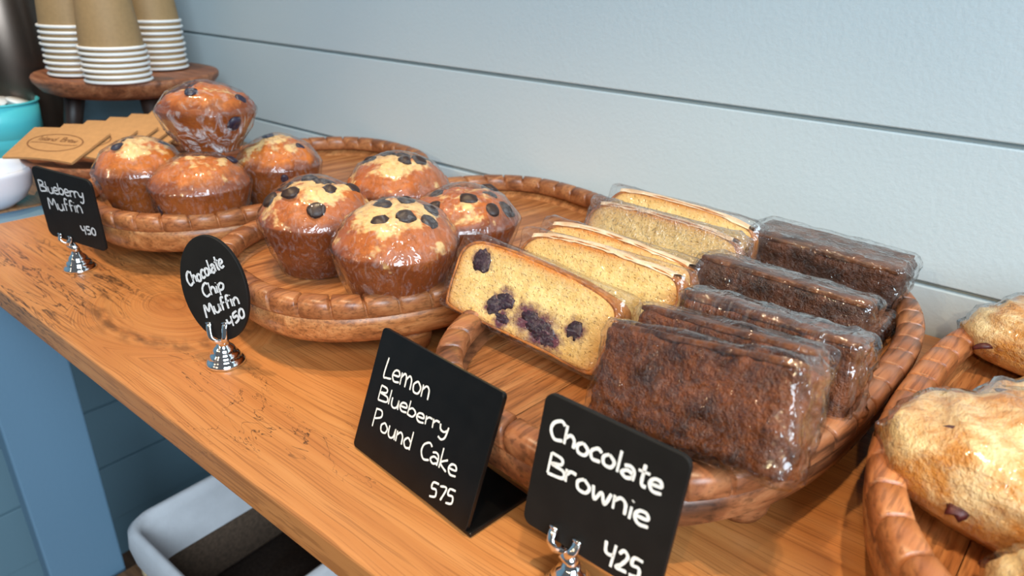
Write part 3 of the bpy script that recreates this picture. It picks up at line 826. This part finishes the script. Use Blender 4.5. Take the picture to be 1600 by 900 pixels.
# ================================================================== SIGNS
GLY = {
 'B': (.58, [[(0, 0), (.02, 1)], [(.02, 1), (.36, .95), (.38, .68), (.06, .52), (.48, .44), (.5, .12), (.0, 0)]]),
 'C': (.56, [[(.5, .86), (.34, 1), (.08, .76), (.02, .36), (.2, .02), (.5, .12)]]),
 'L': (.48, [[(.06, 1), (.0, .05), (.18, 0), (.44, .06)]]),
 'M': (.74, [[(0, 0), (.1, .98), (.3, .42), (.52, .95), (.64, 0)]]),
 'P': (.5, [[(.02, 1), (.0, 0)], [(.0, .95), (.34, .98), (.4, .68), (.05, .45)]]),
 'I': (.2, [[(.05, 1), (.05, 0)]]),
 'l': (.2, [[(.06, 1.02), (.05, 0)]]),
 'u': (.5, [[(0, .6), (.02, .16), (.16, 0), (.34, .14), (.38, .6)], [(.38, .6), (.42, .0)]]),
 'e': (.48, [[(.04, .3), (.36, .36), (.3, .58), (.1, .55), (.0, .28), (.14, .02), (.42, .08)]]),
 'b': (.5, [[(.02, 1), (0, 0)], [(0, .36), (.2, .58), (.4, .38), (.28, .04), (0, .05)]]),
 'r': (.38, [[(0, .6), (.03, 0)], [(.03, .36), (.14, .56), (.32, .56)]]),
 'y': (.5, [[(0, .6), (.06, .26), (.24, .18), (.38, .34)], [(.42, .6), (.36, -.1), (.2, -.36), (.02, -.26)]]),
 'f': (.38, [[(.34, .92), (.2, 1.0), (.12, .78), (.1, 0)], [(0, .54), (.3, .58)]]),
 'i': (.17, [[(.04, .58), (.04, 0)], [(.04, .82), (.055, .87)]]),
 'n': (.48, [[(0, .6), (.02, 0)], [(.02, .38), (.18, .6), (.34, .46), (.37, 0)]]),
 'm': (.72, [[(0, .6), (.02, 0)], [(.02, .38), (.16, .6), (.28, .46), (.3, 0)], [(.3, .38), (.44, .6), (.57, .46), (.6, 0)]]),
 'h': (.48, [[(.02, 1), (.02, 0)], [(.02, .32), (.2, .58), (.35, .42), (.37, 0)]]),
 'o': (.5, [[(.2, .58), (.02, .36), (.08, .04), (.32, .04), (.4, .34), (.2, .58)]]),
 'c': (.44, [[(.38, .5), (.22, .6), (.02, .36), (.1, .04), (.38, .08)]]),
 'a': (.5, [[(.04, .52), (.24, .6), (.38, .44), (.38, 0)], [(.38, .3), (.16, .36), (.0, .16), (.16, .0), (.36, .12)]]),
 't': (.42, [[(.18, .95), (.18, .1), (.34, .02)], [(0, .6), (.38, .64)]]),
 'p': (.5, [[(.02, .6), (.02, -.36)], [(.02, .4), (.2, .6), (.4, .4), (.28, .06), (.02, .08)]]),
 'd': (.5, [[(.38, 1), (.38, 0)], [(.38, .38), (.18, .56), (.0, .3), (.14, .02), (.36, .1)]]),
 'k': (.48, [[(.02, 1), (.02, 0)], [(.36, .56), (.04, .26), (.4, 0)]]),
 'w': (.66, [[(0, .6), (.1, .02), (.28, .46), (.42, .02), (.56, .62)]]),
 's': (.4, [[(.32, .52), (.14, .6), (.06, .42), (.3, .22), (.24, .02), (.02, .06)]]),
 '4': (.56, [[(.02, .98), (.06, .52), (.22, .42), (.4, .5)], [(.42, 1.0), (.36, -.1)]]),
 '5': (.52, [[(.44, .98), (.1, .96), (.06, .58), (.34, .56), (.36, .14), (.02, .02)]]),
 '0': (.5, [[(.22, .98), (.02, .6), (.08, .06), (.34, .1), (.4, .7), (.22, .98)]]),
 '7': (.5, [[(.02, .92), (.4, .94), (.18, .02)]]),
 '2': (.52, [[(.04, .74), (.2, .98), (.38, .76), (.2, .3), (.02, .04), (.44, .06)]]),
 ' ': (.5, []), '&': (.5, [[(.4, .0), (.08, .7), (.2, .9), (.3, .7), (.02, .2), (.2, 0), (.42, .4)]]),
}
def lettering(text, a, b, cap, wid, yoff, parent, mat, name='lettering', seed=1):
    """hand lettering along the line a->b in the sign's own x-z plane, a flat ribbon of ink"""
    rnd = random.Random(seed+len(text)); ax, az = a; bx, bz = b
    tot = sum(GLY[c][0] for c in text)-.1; length = hypot(bx-ax, bz-az); ux, uz = (bx-ax)/length, (bz-az)/length
    sx = length/tot; pen = 0; v, f = [], []
    vx, vz = -uz*.35, 1-abs(uz)*.1
    for ch in text:
        w, strokes = GLY[ch]; jz = rnd.uniform(-.05, .05); js = rnd.uniform(.93, 1.07)
        for st in strokes:
            P = catmull([(p[0], p[1], 0) for p in st], 7)
            Q = []
            for p in P:
                lx, lz = (pen+p.x)*sx, (p.y*js+jz)*cap
                Q.append((ax+ux*lx+vx*lz, az+uz*lx+vz*lz))
            L = len(Q); base = len(v)
            for i in range(L):
                p0, p1 = Q[max(0, i-1)], Q[min(L-1, i+1)]
                tx, tz = p1[0]-p0[0], p1[1]-p0[1]; l = hypot(tx, tz) or 1
                k = wid*.5*(1+.18*nz((Q[i][0], Q[i][1], seed), 600, seed)); k *= .8 if i in (0, L-1) else 1
                nx_, nz_ = -tz/l*k, tx/l*k
                v.append((Q[i][0]+nx_, yoff, Q[i][1]+nz_)); v.append((Q[i][0]-nx_, yoff, Q[i][1]-nz_))
            for i in range(L-1):
                q = base+i*2; f.append((q, q+1, q+3, q+2))
        pen += w
    return obj(name, pydata(name, v, f), mat, parent)
def plate(outline, th, bev, name='card'):
    bm = bmesh.new(); vs = [bm.verts.new((x, -th/2, z)) for x, z in outline]; fc = bm.faces.new(vs)
    r = bmesh.ops.extrude_face_region(bm, geom=[fc])
    for e in r['geom']:
        if isinstance(e, bmesh.types.BMVert): e.co.y += th
    bmesh.ops.recalc_face_normals(bm, faces=bm.faces[:])
    if bev:
        ed = [e for e in bm.edges if abs(e.verts[0].co.y-e.verts[1].co.y) < 1e-6]
        bmesh.ops.bevel(bm, geom=ed, offset=bev, segments=2, profile=.5, affect='EDGES')
    return bm
def clip_parts(t, base_xy, card_pos, card_rot, s=1.0):
    """round stepped chrome foot, short stem and a two-pronged spring clip (built in world axes under the thing)"""
    bx, by = base_xy
    prof = [(.0135, 0), (.0142, .0008), (.0140, .0026), (.0122, .0044), (.0110, .0052), (.0112, .0068), (.0098, .0088), (.0084, .0098), (.0084, .0112), (.0070, .0136), (.0048, .0158), (.0040, .0180)]
    obj('base', lathe([(r*s, z*s) for r, z in prof], 36), M['chrome'], t, (bx, by, 0), None, True)
    return
def sign_with_clip(name, label, base, card_c, card_rot, outline, th, texts, inkmat, wid, prong_z, mat='chalk_black', s=1.0, pw=.0046, gap=.0066):
    """base: world xy of the foot; card_c: card centre (x, y, height); prong_z: local z of the prong tips"""
    t = thing(name, label, 'sign', (base[0], base[1], T))
    rel = (card_c[0]-base[0], card_c[1]-base[1], card_c[2])
    eu = euler_of(*card_rot); Rm_ = eu.to_matrix()
    c = obj('card', plate(outline, th, .0005), M[mat], t, rel, eu)
    for i, (tx, a, b, cap) in enumerate(texts):
        lettering(tx, a, b, cap, wid, -th/2-.00025, c, inkmat, 'lettering', i+3)
    clip_parts(t, (0, 0), None, None, s)
    # clip frame: local to the card
    px, pz, pzb = prong_z
    w2l = lambda p: Vector(rel)+Rm_ @ Vector(p)
    neck = w2l((px, .0, pzb)); 
    obj('stem', tube([(0, 0, .016*s), (0, 0, .016*s+(neck.z-.016*s)*.5), tuple(neck)], [.0040*s, .0034*s, .0040*s], 12), M['chrome'], t, smooth=True)
    for sgn in (-1, 1):
        path = [(px, .0, pzb), (px+sgn*gap*.45, -th/2-.0022, pzb+.0012), (px+sgn*gap*.85, -th/2-.0034, pzb+.0045), (px+sgn*gap, -th/2-.0022, pz-.004), (px+sgn*gap, -th/2-.0009, pz-.0012), (px+sgn*gap, -th/2-.0018, pz)]
        P = catmull([tuple(w2l(q)) for q in path], 5)
        obj('prong', tube(P, pw*.5*s, 8, flat=.45, upv=Rm_ @ Vector((0, 1, 0))), M['chrome'], t, smooth=True)
    bp = catmull([tuple(w2l(q)) for q in [(px, .0, pzb), (px, th/2+.0030, pzb+.003), (px, th/2+.0026, pz-.006), (px, th/2+.0010, pz-.002), (px, th/2+.0020, pz)]], 5)
    obj('back_prong', tube(bp, pw*.8*s, 8, flat=.3, upv=Rm_ @ Vector((0, 1, 0))), M['chrome'], t, smooth=True)
    return t
def rr_out(w, h, r): return [(x, z) for x, z in rrect(w/2, h/2, r, 5)]
sign_with_clip('price_sign', 'small black chalkboard sign reading Blueberry Muffin 450 in a chrome clip', (-.7010, .2250), (-.6869, .2240, .0636), (.275, .062, .065),
    rr_out(.0735, .0690, .006), .0026,
    [('Blueberry', (-.0312, .0112), (.0240, .0150), .0105), ('Muffin', (-.0255, -.0055), (.0180, .0002), .0115), ('450', (.0105, -.0215), (.0285, -.0190), .0078)], M['chalk_soft'], .0016, (-.0135, -.0285, -.0385))
ov = [(.0265*cos(2*pi*k/56), .0385*sin(2*pi*k/56)) for k in range(56)]
sign_with_clip('price_sign', 'oval black chalkboard sign reading Chocolate Chip Muffin 450 in a chrome clip', (-.4400, .2210), (-.4355, .2195, .0625), (.42, -.10, -.14),
    ov, .0030,
    [('Chocolate', (-.0195, .0020), (.0122, .0165), .0098), ('Chip', (-.0090, -.0060), (.0090, -.0005), .0092), ('Muffin', (-.0108, -.0215), (.0185, -.0105), .0095), ('450', (.0062, -.0290), (.0210, -.0195), .0070)], M['chalk_soft'], .0016, (-.0030, -.0245, -.0400))
sign_with_clip('price_sign', 'black chalkboard sign reading Chocolate Brownie 425 in a chrome clip', (-.1250, .2120), (-.1173, .2194, .0600), (-.007, -.188, .014),
    rr_out(.0735, .0700, .0050), .0030,
    [('Chocolate', (-.0305, .0142), (.0270, .0138), .0100), ('Brownie', (-.0278, -.0036), (.0248, -.0037), .0108), ('425', (.0085, -.0300), (.0270, -.0290), .0100)], M['chalk'], .0017, (-.0115, -.0275, -.0385), s=1.0)
# bent acrylic sign
ls = thing('price_sign', 'black bent acrylic sign reading Lemon Blueberry Pound Cake 575 in front of the cake slices', 'sign', (-.2374, .2266, T))
eu = euler_of(-.119, -.375, -.024)
pn = obj('panel', plate(rr_out(.1045, .0775, .0028), .003, .0004), M['acrylic'], ls, (0, 0, .0380), eu)
for i, (tx, a, b, cap) in enumerate([('Lemon', (-.0405, .0115), (.0005, .0140), .0122), ('Blueberry', (-.0400, -.0030), (.0215, .0015), .0090), ('Pound Cake', (-.0390, -.0205), (.0352, -.0160), .0112), ('575', (.0210, -.0345), (.0390, -.0310), .0085)]):
    lettering(tx, a, b, cap, .00115, -.00175, pn, M['chalk'], 'lettering', i+11)
ft = box(.1040, .044, .003, (0, .0225, 0), .0008)
obj('foot_plate', ft, M['acrylic'], ls, (.0020, -.0145, .0017), (0, 0, -.119))

# ================================================================== CUPS ON THEIR STAND
ST = T+.1235
st = thing('cup_stand', 'round wooden riser on dark legs holding the paper cup stacks', 'stand', (-1.098, .478, T))
pl = lathe([(.060, .094), (.095, .096), (.112, .103), (.1220, .1150), (.1230, .1205), (.121, .1232), (.113, .1225), (.105, .1215)], 64)
for w in pl.vertices:
    a = math.atan2(w.co.y, w.co.x); w.co.x *= 1+.012*sin(3*a+1)+.006*sin(7*a); w.co.y *= 1+.012*sin(3*a+1)+.006*sin(7*a)
obj('plate', pl, M['stand_wood'], st, smooth=True)
for a in (-1.95, -.15, 2.2):
    p0 = Vector((.072*cos(a), .072*sin(a), .104)); p1 = Vector((.098*cos(a), .098*sin(a), .0))
    obj('leg', tube([p0, p0.lerp(p1, .5), p1], [.014, .012, .009], 12), M['dark_leg'], st, smooth=True)
def cup_parts():
    body = lathe([(.0385, .0015), (.0385, .002), (.0285, .1085), (.0277, .1100), (.0273, .1092)], 36)
    rim = bpy.data.meshes.new('rim')
    path = [(.0397*cos(2*pi*k/40), .0397*sin(2*pi*k/40), .0022) for k in range(40)]
    rim = tube(path, .0021, 8, closed=True)
    base = lathe([(.0272, .1070), (.0272, .1078)], 36)
    for m_ in (body, rim, base):
        for p in m_.polygons: p.use_smooth = True
    seam = pydata('seam', [(.0427*1.0, -.0012, .004), (.0427, .0012, .004), (.0304, .0012, .108), (.0304, -.0012, .108)], [(0, 1, 2, 3)])
    return body, rim, base
CUP = cup_parts()
for m_, k in zip(CUP, ('kraft_cup', 'paper_white', 'paper_white')): m_.materials.append(M[k])
def stack(cx, cy, n, where, dz=.0070, tilt=0):
    for k in range(n):
        pos = 'bottom' if k == 0 else ('top' if k == n-1 else None)
        ords = ['', 'second', 'third', 'fourth', 'fifth', 'sixth', 'seventh', 'eighth', 'ninth', 'tenth']
        lab = f'kraft paper cup, {pos} one of the {where}' if pos else f'kraft paper cup, {ords[k]} from the bottom of the {where}'
        t = thing('paper_cup', lab, 'cup', (cx+.0006*sin(k*2.1), cy+.0006*cos(k*1.7), ST+k*dz), (0, 0, k*.9), 'upturned paper cups')
        obj('body', CUP[0], None, t); obj('rim', CUP[1], None, t); obj('cup_bottom', CUP[2], None, t)
stack(-1.0110, .4250, 7, 'nearest cup stack')
stack(-1.1080, .4170, 9, 'left cup stack', .0078)
stack(-1.1060, .5270, 9, 'right cup stack by the wall', .0082)

# ------------------------------------------------------------------ cup sleeves on a wooden dish
DX, DY = -.945, .395
dish = thing('wooden_dish', 'round footed wooden dish holding the kraft cup sleeves', 'dish', (DX, DY, T))
obj('plate', lathe([(.040, .026), (.085, .028), (.112, .036), (.1215, .047), (.1220, .051), (.119, .052), (.108, .043), (.080, .036), (.02, .035)], 64), M['stand_wood'], dish, smooth=True)
obj('foot', lathe([(.050, 0), (.052, .003), (.045, .012), (.042, .027)], 40), M['stand_wood'], dish, smooth=True)
def sleeve(i, label, pos, rot, logo):
    t = thing('cup_sleeve', label, 'cup sleeve', (pos[0], pos[1], T+pos[2]), euler_of(*rot), 'kraft cup sleeves on the dish')
    n = 10; v, f = [], []
    for (yo) in (-.0013, .0013):
        for r, (hz, hw) in enumerate(((-.033, .0440), (.033, .0505))):
            for k in range(n+1):
                u = -1+2*k/n; v.append((u*hw, yo, hz+.004*(1-u*u)))
    c = n+1
    for k in range(n):
        f += [(k, k+1, c+k+1, c+k), (2*c+k+1, 2*c+k, 3*c+k, 3*c+k+1), (k+1, k, 2*c+k, 2*c+k+1), (c+k, c+k+1, 3*c+k+1, 3*c+k)]
    f += [(0, c, 3*c, 2*c), (n, 2*c+n, 3*c+n, c+n)]
    b = obj('board', pydata('board', v, f), M['kraft'], t)
    if logo:
        L = 44; e = [(.033*cos(2*pi*k/L), .0175*sin(2*pi*k/L)) for k in range(L)]
        vv, ff = [], []
        for (x, z) in e:
            q = 1.06
            vv += [(x-.002, -.0016, z+.004), (x*q-.002, -.0016, z*q*1.02+.004)]
        for k in range(L): a, b2 = 2*k, 2*((k+1) % L); ff.append((a, a+1, b2+1, b2))
        obj('stamped_oval', pydata('stamped_oval', vv, ff), M['kraft_ink'], t)
        lettering('Island Brew', (-.0265, .0068), (.0225, .0068), .0085, .0014, -.0016, t, M['kraft_ink'], 'lettering', 5)
        wv = [(-.032+.060*k/20, .0020+.0012*sin(k*.33)) for k in range(21)]
        vv, ff = [], []
        for (x, z) in wv: vv += [(x, -.0016, z), (x, -.0016, z-.0013)]
        for k in range(20): ff.append((2*k, 2*k+1, 2*k+3, 2*k+2))
        obj('stamped_wave', pydata('stamped_wave', vv, ff), M['kraft_ink'], t)
    return t
names = ['front cup sleeve with its whole oval Island Brew stamp showing', 'cup sleeve second from the front with half its oval stamp showing', 'third cup sleeve from the front of the fan', 'fourth cup sleeve from the front of the fan', 'fifth cup sleeve from the front of the fan', 'rearmost cup sleeve of the fan, nearest the muffins']
for i in range(6):
    sleeve(i, names[i], (-.9232+.004*i+(.006 if i else 0), .3017+.0240*i+(.004 if i else 0), .0700+.0015*i), (.55-.03*i, -1.24, .035), i < 2)

# ------------------------------------------------------------------ bowls, urn
tb = thing('turquoise_tub', 'turquoise enamel tub behind the white bowl at the left edge', 'tub', (-1.211, .328, T))
obj('wall', lathe([(.046, .0), (.050, .002), (.0515, .034), (.0555, .036), (.0575, .082), (.0555, .082), (.0535, .038), (.048, .004), (.01, .003)], 48), M['teal'], tb, smooth=True)
obj('rim', tube([(.0580*cos(2*pi*k/48), .0580*sin(2*pi*k/48), .0825) for k in range(48)], .0018, 8, closed=True), M['teal'], tb, smooth=True)
for (x, y, a) in ((-.012, .01, .5), (.012, -.014, 1.2), (.01, .024, 2.0)):
    o = obj('creamer_cup', lathe([(.011, 0), (.014, .022), (.0165, .023), (.0165, .025), (.002, .0255)], 20), M['paper_white'], None, (-1.211+x, .328+y, T+.058), (.3, .2, a), True)
    tag(o, 'small white creamer cup in the turquoise tub', 'creamer cup', 'creamers in the turquoise tub')
wb = obj('white_bowl', lathe([(.022, 0), (.024, .002), (.036, .010), (.0445, .024), (.0480, .040), (.0485, .046), (.0465, .0465), (.0455, .040), (.040, .022), (.030, .010), (.004, .006)], 48), M['white_glaze'], None, (-.9700, .2370, T), None, True)
tag(wb, 'white ceramic bowl at the left edge below the wooden dish', 'bowl')
ur = thing('drinks_urn', 'dark brushed-steel drinks urn behind the cup stand', 'urn', (-1.245, .585-.08, T))
ur.location = (-1.268, .385, T)
obj('drum', lathe([(.058, .0), (.060, .004), (.060, .330), (.056, .334)], 48), M['steel_dark'], ur, smooth=True)
obj('lid', lathe([(.063, .334), (.063, .346), (.050, .352), (.01, .356)], 48), M['urn_trim'], ur, smooth=True)
